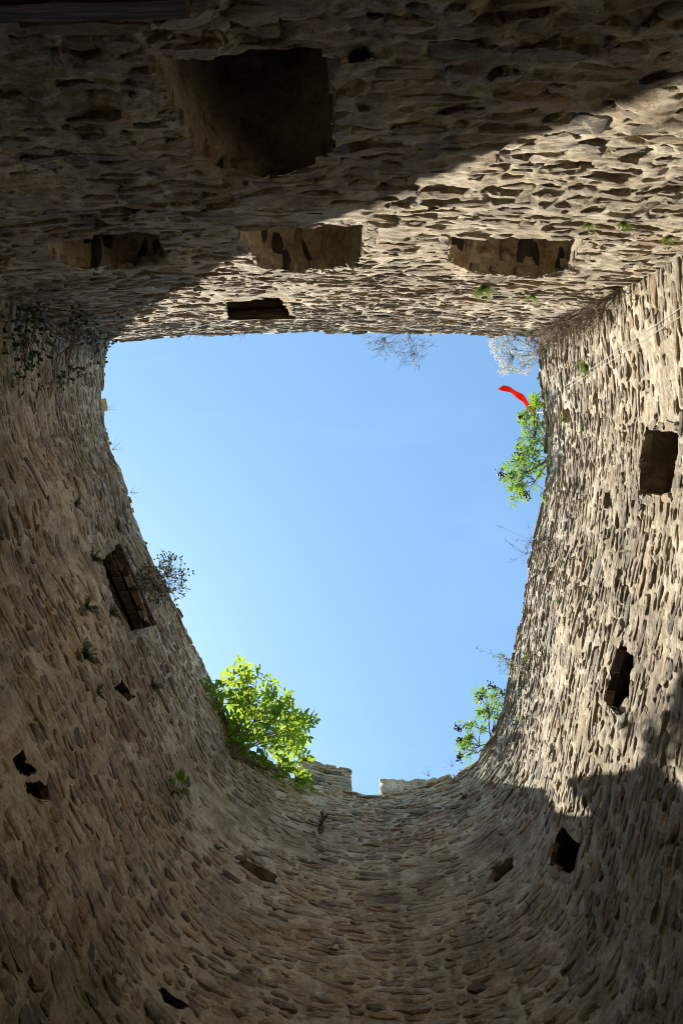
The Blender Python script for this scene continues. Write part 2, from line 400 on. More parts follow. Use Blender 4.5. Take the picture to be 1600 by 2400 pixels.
def stone_shape(seed):
    """a split slab: flat chipped face, broken outline, sides running back into the wall"""
    r = np.random.default_rng(seed)
    g = _g.copy(); g[:, 0] = np.sign(g[:, 0])*np.abs(g[:, 0])**.8; g[:, 1] = np.sign(g[:, 1])*np.abs(g[:, 1])**.8
    u, v = g[:, 0].copy(), g[:, 1].copy()
    c = r.uniform(.15, .75)
    x = u*np.sqrt(1-c*v*v/2); y = v*np.sqrt(1-c*u*u/2)
    for _ in range(int(r.integers(1, 4))):                      # broken corners
        n = np.array([r.choice([-1, 1])*r.uniform(.4, 1), r.choice([-1, 1])*r.uniform(.5, 1)]); n /= np.linalg.norm(n); h = r.uniform(.72, 1.0)
        o = np.maximum(0, x*n[0]+y*n[1]-h); x -= o*n[0]; y -= o*n[1]
    y *= 1+r.uniform(-.3, .3)*u; x += r.uniform(-.15, .15)*v; y += r.uniform(-.18, .18)*(u*u-.5)
    edge = np.maximum(np.abs(u), np.abs(v)) > .99
    x += r.normal(0, .045, len(x)); y += r.normal(0, .055, len(y))
    z = .62+r.uniform(-.10, .10)*u+r.uniform(-.14, .10)*v+r.normal(0, .035, len(u))
    for _ in range(int(r.integers(1, 4))):                      # flaked facets
        n = r.normal(0, 1, 2); n /= np.linalg.norm(n); z = np.minimum(z, r.uniform(.66, .9)-r.uniform(.15, .45)*(u*n[0]+v*n[1]))
    z = np.where(edge, z-r.uniform(.06, .25, len(z)), z)
    top = np.c_[x, y, z]
    sk = top[_loop].copy(); sk[:, :2] *= r.uniform(1.0, 1.06); sk[:, 2] = -.5
    return np.vstack([top, sk])
NV = 48
SHAPES = [stone_shape(100+i) for i in range(NV)]
stone_me = []; dark_me = []
M['recess_shade'] = simple('recess_shade_stone', [(.3, (.045, .034, .024)), (.5, (.15, .115, .08)), (.7, (.33, .26, .18))], 4, .9, bd=.04)  # stone with the shade of the square opening put into its colour
M['dark_stone_and_shade'] = simple('dark_stone_and_shade', [(.3, (.03, .027, .025)), (.55, (.10, .08, .065)), (.75, (.22, .16, .11))], 9, .9, bd=.03)  # dark arch stones; also painted shade inside the deep holes
for i, sh in enumerate(SHAPES):
    me = mesh_np('stone', sh, [icof]); me.set_sharp_from_angle(angle=math.radians(24)); me.materials.append(M['stone']); stone_me.append(me)
    if i % 6 == 0: me = me.copy(); me.materials.clear(); me.materials.append(M['dark_stone_and_shade']); dark_me.append(me)

def ledge(wl, s, z):
    if wl is not FWL: return 0
    zl = 6.45+.12*vnoise(np.asarray(s)*1.1, np.asarray(s)*0, 5)
    return .06/(1+np.exp(-(zl-z)/.02))
def low_relief(wl, s, z):
    sd = 11 if wl is FWL else 31
    return (.05)*fbm(np.asarray(s)*.75, np.asarray(z)*.75, sd, 3)+.02*vnoise(np.asarray(s)*2.2, np.asarray(z)*2.2, sd+3)+ledge(wl, s, z)

def lay_stones(wl, zmin, r):
    out = []
    z = zmin
    while z < H-.02:
        u = (z-zmin)/(H-zmin)
        rh = (.17*(1-u)+.075*u)*r.uniform(.72, 1.3)
        s = r.uniform(-.3, 0)
        while s < wl.L:
            ln = float(np.clip(r.lognormal(math.log(.25), .5), .09, .8))*(1-.10*u)
            if wl is FWL and z < 6.4: ln *= .8
            gap = r.uniform(.01, .06)
            sc = s+ln/2
            und = .10*float(vnoise(sc*.55, z*.9, 77))+.03*float(vnoise(sc*2.1, z*3, 78))
            zc = z+rh/2+und+r.normal(0, .012)
            hh = rh*r.uniform(.68, 1.0)
            if r.random() < .07: hh *= 1.7; ln = max(ln, .22)
            cover = float(fbm(sc*.8, zc*.8, 90, 3))           # patches where mortar hides the stone
            prob = .96 if u > .8 else .93-.8*max(0., cover-.15)
            if r.random() < prob and zc < H-.03:
                out.append([sc, zc, ln, hh, r.normal(0, 4.5 if r.random() < .8 else 11), r.integers(NV), r.random(), cover, u])
            if r.random() < .22:                                # a sliver pinned above
                out.append([sc+r.uniform(-.3, .3)*ln, zc+hh*.5+.015, ln*r.uniform(.2, .45), rh*r.uniform(.18, .3), r.normal(0, 8), r.integers(NV), r.random(), cover, u])
            s += ln+gap
        z += rh*r.uniform(.92, 1.0)
    return out

def seg_grid(wl, zs, ds):
    S = np.linspace(0, wl.L, int(wl.L/ds)+1)
    return S, np.array(zs)

def build_wall(wl, root, zdet, ds, zfun, zstone):
    r = np.random.default_rng(5 if wl is FWL else 9)
    stones = lay_stones(wl, zstone, r)
    zs = [-CZ-.1, 0., 1.2] if zdet > 1.5 else [-CZ-.1, 0.]
    z = zdet
    while z < H: zs.append(z); z += zfun(z)
    zs.append(H)
    S, Z = seg_grid(wl, zs, ds)
    SS, ZZ = np.meshgrid(S, Z)
    sd = 40 if wl is FWL else 60
    low = low_relief(wl, SS, ZZ)
    # hand-laid mortar: long smeared ridges and hollows
    warp = .05*vnoise(SS*3, ZZ*3, sd+9)
    mid = .014*fbm(SS*3.4+warp, ZZ*5.5+warp*2, sd, 3)+.013*fbm(SS*9, ZZ*16, sd+5, 3)
    mid = mid-.006*np.clip((ZZ-10.5)/3, 0, 1)
    if wl is FWL:
        kk = 1/(1+np.exp((ZZ-6.3)/.25)); mid = mid*(1-kk)+kk*(.016*fbm(SS*5, ZZ*6, sd+50, 3)+.010*fbm(SS*15, ZZ*17, sd+55, 3))
    rough = (1.15+.45/(1+np.exp((ZZ-6.3)/.25))) if wl is FWL else .8
    hgt = low+mid*rough
    # grooves left under the stones, lips above them
    for (sc, zc, ln, hh, an, iv, rn, cover, u) in stones:
        if r.random() < (.6 if wl is CW else .42):                # the stone sits in a socket of mortar
            i0, i1 = np.searchsorted(S, [sc-ln*.6, sc+ln*.6]); j0, j1 = np.searchsorted(Z, [zc-hh*.75, zc+hh*.75])
            if i1 > i0 and j1 > j0:
                ca, sa = math.cos(math.radians(an)), math.sin(math.radians(an))
                dx = (S[i0:i1]-sc)[None, :]; dz = (Z[j0:j1]-zc)[:, None]
                ex = np.abs(dx*ca+dz*sa)/(ln*.5); ez = np.abs(-dx*sa+dz*ca)/(hh*.5)
                e = (ex**4+ez**4)**.25+.14*vnoise(S[i0:i1]*14, np.full(i1-i0, zc*9), 8)[None, :]
                hgt[j0:j1, i0:i1] -= np.clip((1.0-e)/.10, 0, 1)*r.uniform(.008, .02)
        if r.random() > .45: continue
        a_ = r.uniform(-.6, .1); b_ = a_+r.uniform(.35, .9); edge = -1 if r.random() < .65 else 1
        i0, i1 = np.searchsorted(S, [sc+a_*ln, sc+b_*ln]); j0, j1 = np.searchsorted(Z, [zc-hh*.5-.09, zc+hh*.5+.09])
        if i1-i0 < 3 or j1 <= j0: continue
        ss = np.linspace(-1, 1, i1-i0)
        bow = zc+edge*(hh*.5+.004)-edge*.12*hh*ss**2+.02*vnoise(S[i0:i1]*9, zc*7, 5)+(S[i0:i1]-sc)*math.tan(math.radians(an))
        tz = Z[j0:j1][:, None]-bow[None, :]
        wd = r.uniform(.009, .019)
        prof = np.exp(-(tz/wd)**2)*np.clip(1.2*(1-ss**2), 0, 1)[None, :]
        hgt[j0:j1, i0:i1] -= prof*r.uniform(.035, .09)
        if edge < 0:                                            # mortar pressed up into a lip beside the crack
            hgt[j0:j1, i0:i1] += np.exp(-((tz+.028)/.018)**2)*np.clip(1-ss**2, 0, 1)[None, :]*r.uniform(0, .012)
    top = .05*vnoise(S*3.4, S*0+3, sd+20)++.02*vnoise(S*8, S*0+5, sd+23)+.05*np.round(1.5*vnoise(S*1.3, S*0+9, sd+21))/1.5
    if wl is CW: top = top+np.interp(S, RIM_S, RIM_D)
    k = np.clip((ZZ-(H-1.5))/1.5, 0, 1); ZZt = ZZ+top[None, :]*k*k
    P, T, Nn = wl.at(S)
    X = P[None, :, 0]+Nn[None, :, 0]*hgt; Y = P[None, :, 1]+Nn[None, :, 1]*hgt
    V = [np.stack([X, Y, ZZt+CZ], -1)]
    # wall top and outer face
    thick = 1.5
    for off in (.0, .08, .2, .4, .7, 1.1, thick):
        zt = top+.02+.05*vnoise(S*4, S*0+off*9, 71)*(off > .05)
        if off == 0.: continue
        V.append(np.stack([P[:, 0]-Nn[:, 0]*off, P[:, 1]-Nn[:, 1]*off, H+zt+CZ], -1)[None])
    for zz in (10, 5, -CZ-.1):
        V.append(np.stack([P[:, 0]-Nn[:, 0]*thick, P[:, 1]-Nn[:, 1]*thick, np.full(len(S), zz+CZ)], -1)[None])
    V = np.concatenate(V, 0); nr, nc = V.shape[:2]
    idx = np.arange(nr*nc).reshape(nr, nc)
    Q = np.stack([idx[:-1, :-1], idx[:-1, 1:], idx[1:, 1:], idx[1:, :-1]], -1)
    cs = .5*(S[:-1]+S[1:]); cz = .5*(Z[:-1]+Z[1:])
    CS, CZm = np.meshgrid(cs, cz)
    hole = np.zeros(CS.shape, bool)
    for o in OPEN:
        if o['w'] is wl: hole |= inside(o['sz'], CS+.02*vnoise(CS*9, CZm*9, 3), CZm+.025*vnoise(CS*9, CZm*9, 4))
    kp = np.ones(Q.shape[:2], bool); kp[:len(cz)] = ~hole
    Q = Q[kp]
    # face the room
    a, b, c = (V.reshape(-1, 3)[Q[0, i]] for i in (0, 1, 3))
    if np.cross(b-a, c-a)[:2]@Nn[0] < 0: Q = Q[:, ::-1]
    me = mesh_np('masonry', V.reshape(-1, 3), [Q])
    new_obj('masonry', me, root, M['mortar'])
    wl.hg = (S, Z, hgt)
    # stones
    B = []
    polys = [grow(o['sz'], .04) for o in OPEN if o['w'] is wl]
    for st in stones:
        sc, zc, ln, hh, an, iv, rn, cover, u = st
        if wl is FWL and not (wl.ext-.1 < sc < wl.L-wl.ext+.1): continue
        if wl is CW and not (wl.ext-.1 < sc < wl.L-wl.ext+.1): continue
        tx = np.array([sc, sc-ln*.4, sc+ln*.4, sc, sc]); tz = np.array([zc, zc, zc, zc-hh*.4, zc+hh*.4])
        if any(inside(p, tx, tz).any() for p in polys): continue
        zc2 = zc+float(np.interp(sc, S, top))*np.clip((zc-(H-1.5))/1.5, 0, 1)**2
        rg = (1.5 if zc < 6.4 else 1.0) if wl is FWL else .72
        proud = r.normal(.005, .006)*rg-.02*max(0, cover-.1)+.002*u+(r.uniform(-.01, .025) if zc > H-.22 else 0)
        dep = r.uniform(.07, .10)
        h0 = float(low_relief(wl, sc, zc))
        p, t, n = wl.at(np.array([sc])); p, t, n = p[0], t[0], n[0]
        ctr = Vector((p[0]+n[0]*(h0+proud-dep*.60), p[1]+n[1]*(h0+proud-dep*.60), zc2+CZ))
        # frame: x along the wall, y up, z into the room
        xx = Vector((0, 0, 1)).cross(Vector((n[0], n[1], 0))) * 1.0
        R = Matrix((xx*1.0, Vector((0, 0, 1)), Vector((n[0], n[1], 0)))).transposed()
        R = R @ Matrix.Rotation(math.radians(an), 3, 'Z') @ Matrix.Rotation(math.radians(r.normal(-3, 3.2*rg)), 3, 'X') @ Matrix.Rotation(math.radians(r.normal(0, 3*rg)), 3, 'Y')
        sca = Vector((ln*.52, hh*.52, dep))
        # size in the picture
        d = Vector((ctr.x, ctr.y, ctr.z-CZ)); dep_c = d.dot(FW)
        ix = 800+F*d.dot(RT)/dep_c; iy = 1200-F*d.dot(UP)/dep_c
        area = ln*hh*abs(d.normalized().dot(Vector((n[0], n[1], 0))))/dep_c**2
        seen = 10 < ix < 1590 and 10 < iy < 2390
        B.append((area if seen else 0, ctr, R, sca, iv, rn))
    B.sort(key=lambda b: -b[0])
    off = root.location
    for a, ctr, R, sca, iv, rn in B[:295]:
        ob = bpy.data.objects.new('stone', stone_me[iv]); C.objects.link(ob); ob.parent = root
        ob.matrix_basis = Matrix.Translation(ctr-off) @ R.to_4x4() @ Matrix.Diagonal((*sca, 1))
    Vv = []; Ff = []; At = []; nb = 0
    for a, ctr, R, sca, iv, rn in B[295:]:
        v = SHAPES[iv]*np.array(sca)@np.array(R).T+np.array(ctr-off)
        Vv.append(v); Ff.append(icof+nb); nb += len(v); At.append(np.full(len(v), rn))
    me = mesh_np('stones', np.concatenate(Vv), [np.concatenate(Ff)], attr=np.concatenate(At))
    me.set_sharp_from_angle(angle=math.radians(24))
    new_obj('stones', me, root, M['stone_mass'], kind='stuff')
    print(wl.name, 'stones', len(B), 'grid', V.shape)

def hsample(wl, s, z):
    S, Z, h = wl.hg
    i = np.clip(np.searchsorted(S, s), 0, len(S)-1); j = np.clip(np.searchsorted(Z, z), 0, len(Z)-1)
    return h[j, i]
def plank(mb, c, ax, ay, az, l, wd, th, r):
    vs = []; n = 5
    for i in range(n+1):
        u = -l/2+l*i/n
        for (a, b) in ((-1, -.8), (-.8, -1), (.8, -1), (1, -.8), (1, .8), (.8, 1), (-.8, 1), (-1, .8)):
            vs.append(c+ax*u+ay*(a*wd/2+r.normal(0, .004))+az*(b*th/2+r.normal(0, .004)))
    fs = [(i*8+j, i*8+(j+1) % 8, (i+1)*8+(j+1) % 8, (i+1)*8+j) for i in range(n) for j in range(8)]
    fs += [tuple(range(7, -1, -1)), tuple(n*8+j for j in range(8))]
    mb.add(vs, fs)
def local_mesh_obj(name, mb, mat, parent, origin, **pr):
    me = bpy.data.meshes.new(name)
    me.from_pydata([tuple(Vector(p)-origin) for p in mb.v], [], mb.f); me.update()
    me.polygons.foreach_set('use_smooth', [False]*len(me.polygons))
    o = new_obj(name, me, parent, mat, **pr)
    return o
def build_openings(roots):
    r = np.random.default_rng(21)
    for k, o in enumerate(OPEN):
        wl = o['w']; root = roots[wl.name]; poly = o['sz']; pts = []
        n = len(poly)
        for i in range(n):
            a, b = poly[i], poly[(i+1) % n]; m_ = max(1, int(np.linalg.norm(b-a)/.06))
            for j in range(m_): pts.append(a+(b-a)*j/m_)
        pts = np.array(pts); n = len(pts); cen = pts.mean(0)
        pts = cen+(pts-cen)*1.03
        rings = np.linspace(0, o['d'], max(4, int(o['d']/.07)))
        V = []
        base = hsample(wl, pts[:, 0], pts[:, 1])
        for j, dd in enumerate(rings):
            wide = 1+o.get('wide', 0)*min(1., max(0., dd-.12)/.25)
            nz = .03*fbm(np.arange(n)*.45, np.full(n, dd*6.), 33+k, 3)*(j > 0)
            q_ = cen+wide*(pts-cen)*(1+nz/np.maximum(.15, np.linalg.norm(pts-cen, axis=1)))[:, None]
            p, t, nn = wl.at(q_[:, 0])
            hh = np.maximum(base, base.mean()-.05)*(1 if j == 0 else .3) - dd + (.0 if j else .0)
            V.append(np.c_[p+nn*hh[:, None], q_[:, 1]+CZ])
        V.append(np.r_[V[-1].mean(0)][None])
        V = np.concatenate(V)-np.array(root.location)
        F4 = []; nr = len(rings)
        for j in range(nr-1):
            for i in range(n): F4.append((j*n+i, j*n+(i+1) % n, (j+1)*n+(i+1) % n, (j+1)*n+i))
        F3 = [((nr-1)*n+i, (nr-1)*n+(i+1) % n, nr*n) for i in range(n)]
        me = mesh_np(o['name'], V, [np.array(F4), np.array(F3)])
        ob = new_obj(o['name'], me, root, M['dark_stone_and_shade'] if o.get('wide') else M['recess_shade'] if o['name'] == 'window_opening' else M['mortar'])  # hole and window interiors coloured darker to stand in for deep shade
        if o.get('label'): ob['label'] = o['label']
        lo, hi = poly.min(0), poly.max(0)
        pc, tc, nc = wall_point(wl, cen[0], hi[1]); az = Vector((0, 0, 1))
        L_ = hi[0]-lo[0]
        if L_ > .35 and o['name'] != 'putlog_hole':              # stones framing the opening
            per = np.vstack([poly, poly[:1]]); dl = np.r_[0, np.cumsum(np.linalg.norm(np.diff(per, axis=0), axis=1))]
            x = r.uniform(0, .1); area2 = np.sum(per[:-1, 0]*per[1:, 1]-per[1:, 0]*per[:-1, 1])
            while x < dl[-1]-.1:
                ln = r.uniform(.14, .36); hh = r.uniform(.08, .15)
                m_ = np.array([np.interp(x+ln/2, dl, per[:, 0]), np.interp(x+ln/2, dl, per[:, 1])])
                e_ = np.array([np.interp(min(x+ln, dl[-1]), dl, per[:, i])-np.interp(x, dl, per[:, i]) for i in (0, 1)]); e_ /= np.linalg.norm(e_)+1e-9
                on = np.array([e_[1], -e_[0]])*(1 if area2 > 0 else -1)
                m_ = m_+on*(hh*.52)
                c, t, nn = wall_point(wl, m_[0], m_[1], float(hsample(wl, m_[0], m_[1]))*.5+float(low_relief(wl, m_[0], m_[1]))*.5-.045+r.normal(0, .006))
                xx = t*e_[0]+az*e_[1]
                so = bpy.data.objects.new('stone', stone_me[int(r.integers(NV))]); C.objects.link(so); so.parent = ob
                so.matrix_basis = Matrix.Translation(c-root.location) @ Matrix((xx, nn.cross(xx), nn)).transposed().to_4x4() @ Matrix.Diagonal((ln*.52, hh*.55, .09, 1))
                x += ln+r.uniform(.0, .05)
        if o.get('planks') == 'top':
            # lintel planks side by side across the wall's thickness
            ztop = np.sort(poly[:, 1])[-2:].mean()
            for j in range(3):
                mb = MB(); c, t, nn = wall_point(wl, cen[0], ztop-.02+r.normal(0, .02), -.04-.19*j)
                plank(mb, c, t, nn, az, L_*1.02, r.uniform(.12, .15), .07, r)
                local_mesh_obj('lintel_plank', mb, M['wood'], ob, Vector(root.location))
        elif o.get('planks'):
            for j in range(2):
                mb = MB(); c, t, nn = wall_point(wl, cen[0], cen[1]+(.12-.1*j), -.16-.12*j)
                plank(mb, c, t, nn, az, L_*.95, .12, .06, r)
                local_mesh_obj('lintel_plank', mb, M['wood'], ob, Vector(root.location))
        if o.get('sill'):
            c, t, nn = wall_point(wl, lo[0]+.1 if poly[3][0] < cen[0] else hi[0]-.1, cen[1]-.05, -.18)
            so = bpy.data.objects.new('stone', stone_me[4]); C.objects.link(so); so.parent = ob
            so.matrix_basis = Matrix.Translation(c-root.location) @ Matrix((t, az, nn)).transposed().to_4x4() @ Matrix.Diagonal((.10, .16, .15, 1))
        if o.get('soffit'):
            # arch stones lying deep into the wall
            q_ = [(a, b) for a, b in pts if b > hi[1]-.42*(hi[1]-lo[1])]; r2 = np.random.default_rng(500+k)
            smin = min(a for a, b in q_); smax = max(a for a, b in q_); x = smin+.08
            srt = sorted(q_)
            while x < smax-.05:
                wd = r.uniform(.06, .13)
                zt = np.interp(x, [a for a, b in srt], [b for a, b in srt])
                if r.random() < .85:
                    c, t, nn = wall_point(wl, x, zt+r.uniform(.002, .032), -r.uniform(.06, .42))
                    R = Matrix((nn, t, nn.cross(t))).transposed()
                    if (R @ Vector((0, 0, 1))).z > 0: R = R @ Matrix.Rotation(math.pi, 3, 'X')
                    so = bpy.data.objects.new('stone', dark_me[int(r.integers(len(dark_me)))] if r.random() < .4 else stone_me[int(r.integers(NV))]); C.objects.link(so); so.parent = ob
                    so.matrix_basis = Matrix.Translation(c-root.location) @ (R @ Matrix.Rotation(r.normal(0, .2), 3, 'Z')).to_4x4() @ Matrix.Diagonal((r.uniform(.06, .22), wd*r.uniform(.4, .8), .075, 1))
                x += wd*.8+r.uniform(.0, .05)

# ------------------------------------------------------------------ ground and floor
def disc_sheet(name, rad, z, mat, n=64):
    me = bpy.data.meshes.new(name)
    rings = [0.01, .5, 1, 2, 3.5, 5, 7.5, 10, 20, 60, 200, 600, 1500]; rings = [q_ for q_ in rings if q_ < rad]+[rad]
    V = []; Fq = []
    for j, rr in enumerate(rings):
        for i in range(n):
            t = 2*math.pi*i/n; x, y = rr*math.cos(t), 2.2+rr*math.sin(t)
            V.append((x, y, z+.03*float(vnoise(x*1.3, y*1.3, 8))*(rr > .3)))
    for j in range(len(rings)-1):
        for i in range(n): Fq.append((j*n+i, j*n+(i+1) % n, (j+1)*n+(i+1) % n, (j+1)*n+i))
    Fq.append(tuple(range(n)))
    me.from_pydata(V, [], Fq); me.update(); me.polygons.foreach_set('use_smooth', [True]*len(me.polygons))
    o = new_obj(name, me, None, mat, kind='structure'); return o
disc_sheet('ground', 2000, -.35, M['grassland'])
disc_sheet('floor', 5.2, 0.0, M['earth'])

# ------------------------------------------------------------------ the two walls
fc, _, fn = wall_point(FWL, FWL.L/2, -CZ)
flat_root = empty('flat_wall', (fc.x, fc.y, 0), 'straight rubble stone wall with arched recesses, half in deep shade', 'wall'); flat_root['kind'] = 'thing'
cc, _, cn = wall_point(CW, CW.L/2, -CZ)
curved_root = empty('curved_wall', (cc.x, cc.y, 0), 'horseshoe-shaped rubble stone tower wall with battlements and small openings', 'wall'); curved_root['kind'] = 'thing'
# meshes are stored relative to their wall's base
_mesh_np = mesh_np
def build_wall_rel(wl, root, *a):
    global mesh_np
    off = np.array(root.location)
    def rel(name, V, faces, smooth=True, attr=None):
        return _mesh_np(name, V-(off if name == 'masonry' else 0), faces, smooth, attr)
    mesh_np = rel
    build_wall(wl, root, *a)
    mesh_np = _mesh_np
build_wall_rel(FWL, flat_root, 2.2, .02, lambda z: .014+.0022*max(0, z-3), 2.3)
build_wall_rel(CW, curved_root, 5.5, .0185, lambda z: .0165+.0008*max(0, z-7), 5.6)
build_openings({'flat': flat_root, 'curved': curved_root})

# timber lintel over the doorway under the flat wall
r0 = np.random.default_rng(3)
a = FWL.hit(ray(-40, 18)); b = FWL.hit(ray(440, 20))
mb = MB(); c, t, nn = wall_point(FWL, (a[0]+b[0])/2, a[1]-.06, .04)
plank(mb, c, t, nn, Vector((0, 0, 1)), abs(b[0]-a[0]), .16, .16, r0)
local_mesh_obj('door_lintel', mb, M['wood'], flat_root, Vector(flat_root.location), label='dark timber lintel at the foot of the flat wall')

# ------------------------------------------------------------------ merlons on the far end of the curved wall
def merlon(px0, px1, pt0, pt1, set_back, label, thick=.26, splay=0):
    """px0/px1: the two ends along the wall (picture x at rim), pt0/pt1: top corners in the picture"""
    r = np.random.default_rng(int(px0))
    ends = []
    for (x, y) in (pt0, pt1):
        d = ray(x, y); s, z = CW.hit(d)
        p, t, n = wall_point(CW, s, 0, -set_back)
        k = math.hypot(p.x, p.y)/math.hypot(d.x, d.y)
        ends.append((s, d.z*k))
    (s0, z0), (s1, z1) = ends
    ns, nz_, nt_ = 26, 22, 8
    V = []; Fq = []
    S_ = np.linspace(s0, s1, ns+1)
    def pt(s, z, off):
        p, t, n = wall_point(CW, s, z, -set_back-off); return p
    bmv = bmesh.new(); cache = {}
    def vert(i, j, k):
        if (i, j, k) not in cache:
            s = S_[i]; zt = z0+(z1-z0)*i/ns+.05*float(vnoise(i*.45, px0, 4)); z = (H-.15)+(zt-(H-.15))*j/nz_
            e = .035
            if splay: s = s0+(s-s0)*(1-splay*thick*k/nt_/abs(s1-s0))
            p = pt(s+e*float(vnoise(j*.8, k*.8+i, 6)), z, thick*k/nt_+e*float(fbm(i*.5, j*.7+k, 7, 2)))
            cache[(i, j, k)] = bmv.verts.new(p-curved_root.location)
        return cache[(i, j, k)]
    def quad(*ids): bmv.faces.new([vert(*q_) for q_ in ids])
    for i in range(ns):
        for j in range(nz_):
            quad((i, j, 0), (i+1, j, 0), (i+1, j+1, 0), (i, j+1, 0)); quad((i, j, nt_), (i, j+1, nt_), (i+1, j+1, nt_), (i+1, j, nt_))
        for k in range(nt_): quad((i, nz_, k), (i+1, nz_, k), (i+1, nz_, k+1), (i, nz_, k+1))
    for j in range(nz_):
        for k in range(nt_):
            quad((0, j, k), (0, j+1, k), (0, j+1, k+1), (0, j, k+1)); quad((ns, j, k), (ns, j, k+1), (ns, j+1, k+1), (ns, j+1, k))
    bmesh.ops.recalc_face_normals(bmv, faces=bmv.faces)
    me = bpy.data.meshes.new('merlon'); bmv.to_mesh(me); bmv.free(); me.polygons.foreach_set('use_smooth', [True]*len(me.polygons))
    ob = new_obj('merlon', me, curved_root, M['mortar'], label=label)
    z = H+.05
    lo, hi = min(s0, s1), max(s0, s1)
    while z < min(z0, z1)-.1:
        rh = r.uniform(.12, .18); s = lo+r.uniform(.0, .1)
        while s < hi-.12:
            ln = min(r.uniform(.18, .45), hi-s)
            p, t, n = wall_point(CW, s+ln/2, z+rh/2, -set_back-.012)
            R = Matrix((Vector((0, 0, 1)).cross(n), Vector((0, 0, 1)), n)).transposed()
            so = bpy.data.objects.new('stone', stone_me[int(r.integers(NV))]); C.objects.link(so); so.parent = ob
            so.matrix_basis = Matrix.Translation(p-curved_root.location) @ (R @ Matrix.Rotation(r.normal(0, .06), 3, 'Z')).to_4x4() @ Matrix.Diagonal((ln*.54, rh*.5, .08, 1))
            s += ln+.03
        z += rh
merlon(690, 806, (692, 1742), (806, 1768), .04, 'merlon beside the bright green bush', .24, 1.5)
merlon(873, 1040, (873, 1786), (1030, 1781), .04, 'merlon on the far side of the gap')

# ------------------------------------------------------------------ plants
def jit(v, a, r): return Vector(v)+Vector(r.normal(0, a, 3))
def bez(a, b, sag, r, n=5, wob=.03):
    a = Vector(a); b = Vector(b); m_ = (a+b)/2+Vector((0, 0, sag))+Vector(r.normal(0, wob, 3))
    return [a*(1-t)**2+m_*2*t*(1-t)+b*t*t for t in (i/n for i in range(n+1))]
def leaf(mb, base, d, nrm, l, wd):
    d = d.normalized(); sd = d.cross(nrm)
    sd = sd.normalized() if sd.length > 1e-5 else d.orthogonal().normalized()
    nr = sd.cross(d)
    p = lambda u, v, h: base+d*(u*l)+sd*(v*wd)+nr*(h*l)
    vs = [p(0, 0, 0), p(.35, -.5, .04), p(.35, 0, -.03), p(.35, .5, .04), p(.72, -.33, .0), p(.72, 0, -.05), p(.72, .33, 0), p(1, 0, -.14)]
    mb.add(vs, [(0, 2, 1), (0, 3, 2), (1, 2, 5, 4), (2, 3, 6, 5), (4, 5, 7), (5, 6, 7)])
def pinnate(ml, ms, base, d, r, L, n, ll, lw):
    d = Vector(d).normalized()
    nrm = (Vector((0, 0, 1))+Vector(r.normal(0, .45, 3))).normalized()
    pts = [base+d*(L*t)-Vector((0, 0, 1))*(.35*L*t*t) for t in np.linspace(0, 1, 5)]
    ms.tube(pts, .004, .0015, 3)
    sd = d.cross(nrm).normalized()
    for i in range(n):
        t = .35+.6*i/max(1, n-1)
        b = base+d*(L*t)-Vector((0, 0, 1))*(.35*L*t*t)
        for sg in (-1, 1):
            dd = sd*sg+d*r.uniform(.45, .8)-Vector((0, 0, .15))+Vector(r.normal(0, .12, 3))
            leaf(ml, b, dd, nrm+Vector(r.normal(0, .25, 3)), ll*r.uniform(.8, 1.1), lw*r.uniform(.85, 1.15))
    leaf(ml, pts[-1], d-Vector((0, 0, .5)), nrm, ll*1.1, lw)
def poly_tips(poly, n, hr, r):
    xs = [p[0] for p in poly]; ys = [p[1] for p in poly]; out = []; P = np.array(poly, float)
    while len(out) < n:
        x, y = r.uniform(min(xs), max(xs)), r.uniform(min(ys), max(ys))
        if not inside(P, np.array([x]), np.array([y]))[0]: continue
        h = r.uniform(*hr); ht = HIT(x, y)
        if ht: h = min(h, ht[2]-.12*(1 if ht[2] < H+.3 else 0))
        out.append(U(x, y, h))
    return out
def skeleton(ms, root, tips, r, hubs=6, r0=.02, r1=.004, sag=.1):
    hub = [Vector(root)*(1-f)+t*f for t, f in zip([tips[int(i)] for i in r.integers(0, len(tips), hubs)], r.uniform(.4, .7, hubs))]
    for h in hub: ms.tube(bez(root, h, sag, r), r0, r0*.55, 6)
    dirs = []
    for t in tips:
        h = min(hub, key=lambda q_: (q_-t).length*r.uniform(.8, 1.3))
        pth = bez(h, t, sag*.5, r, 4, .04); ms.tube(pth, r0*.45, r1, 4); dirs.append((t-pth[-2]).normalized())
    return dirs
def plant(name, label, cat, root, group=None): return empty(name, root, label, cat, group)
def finish(root, parts):
    for nm, mb, mt in parts:
        if mb.v:
            o = mb.build(nm, M[mt], root, smooth=nm != 'foliage')
            if nm in ('flowers', 'berry_clusters', 'foliage'): o['kind'] = 'stuff'

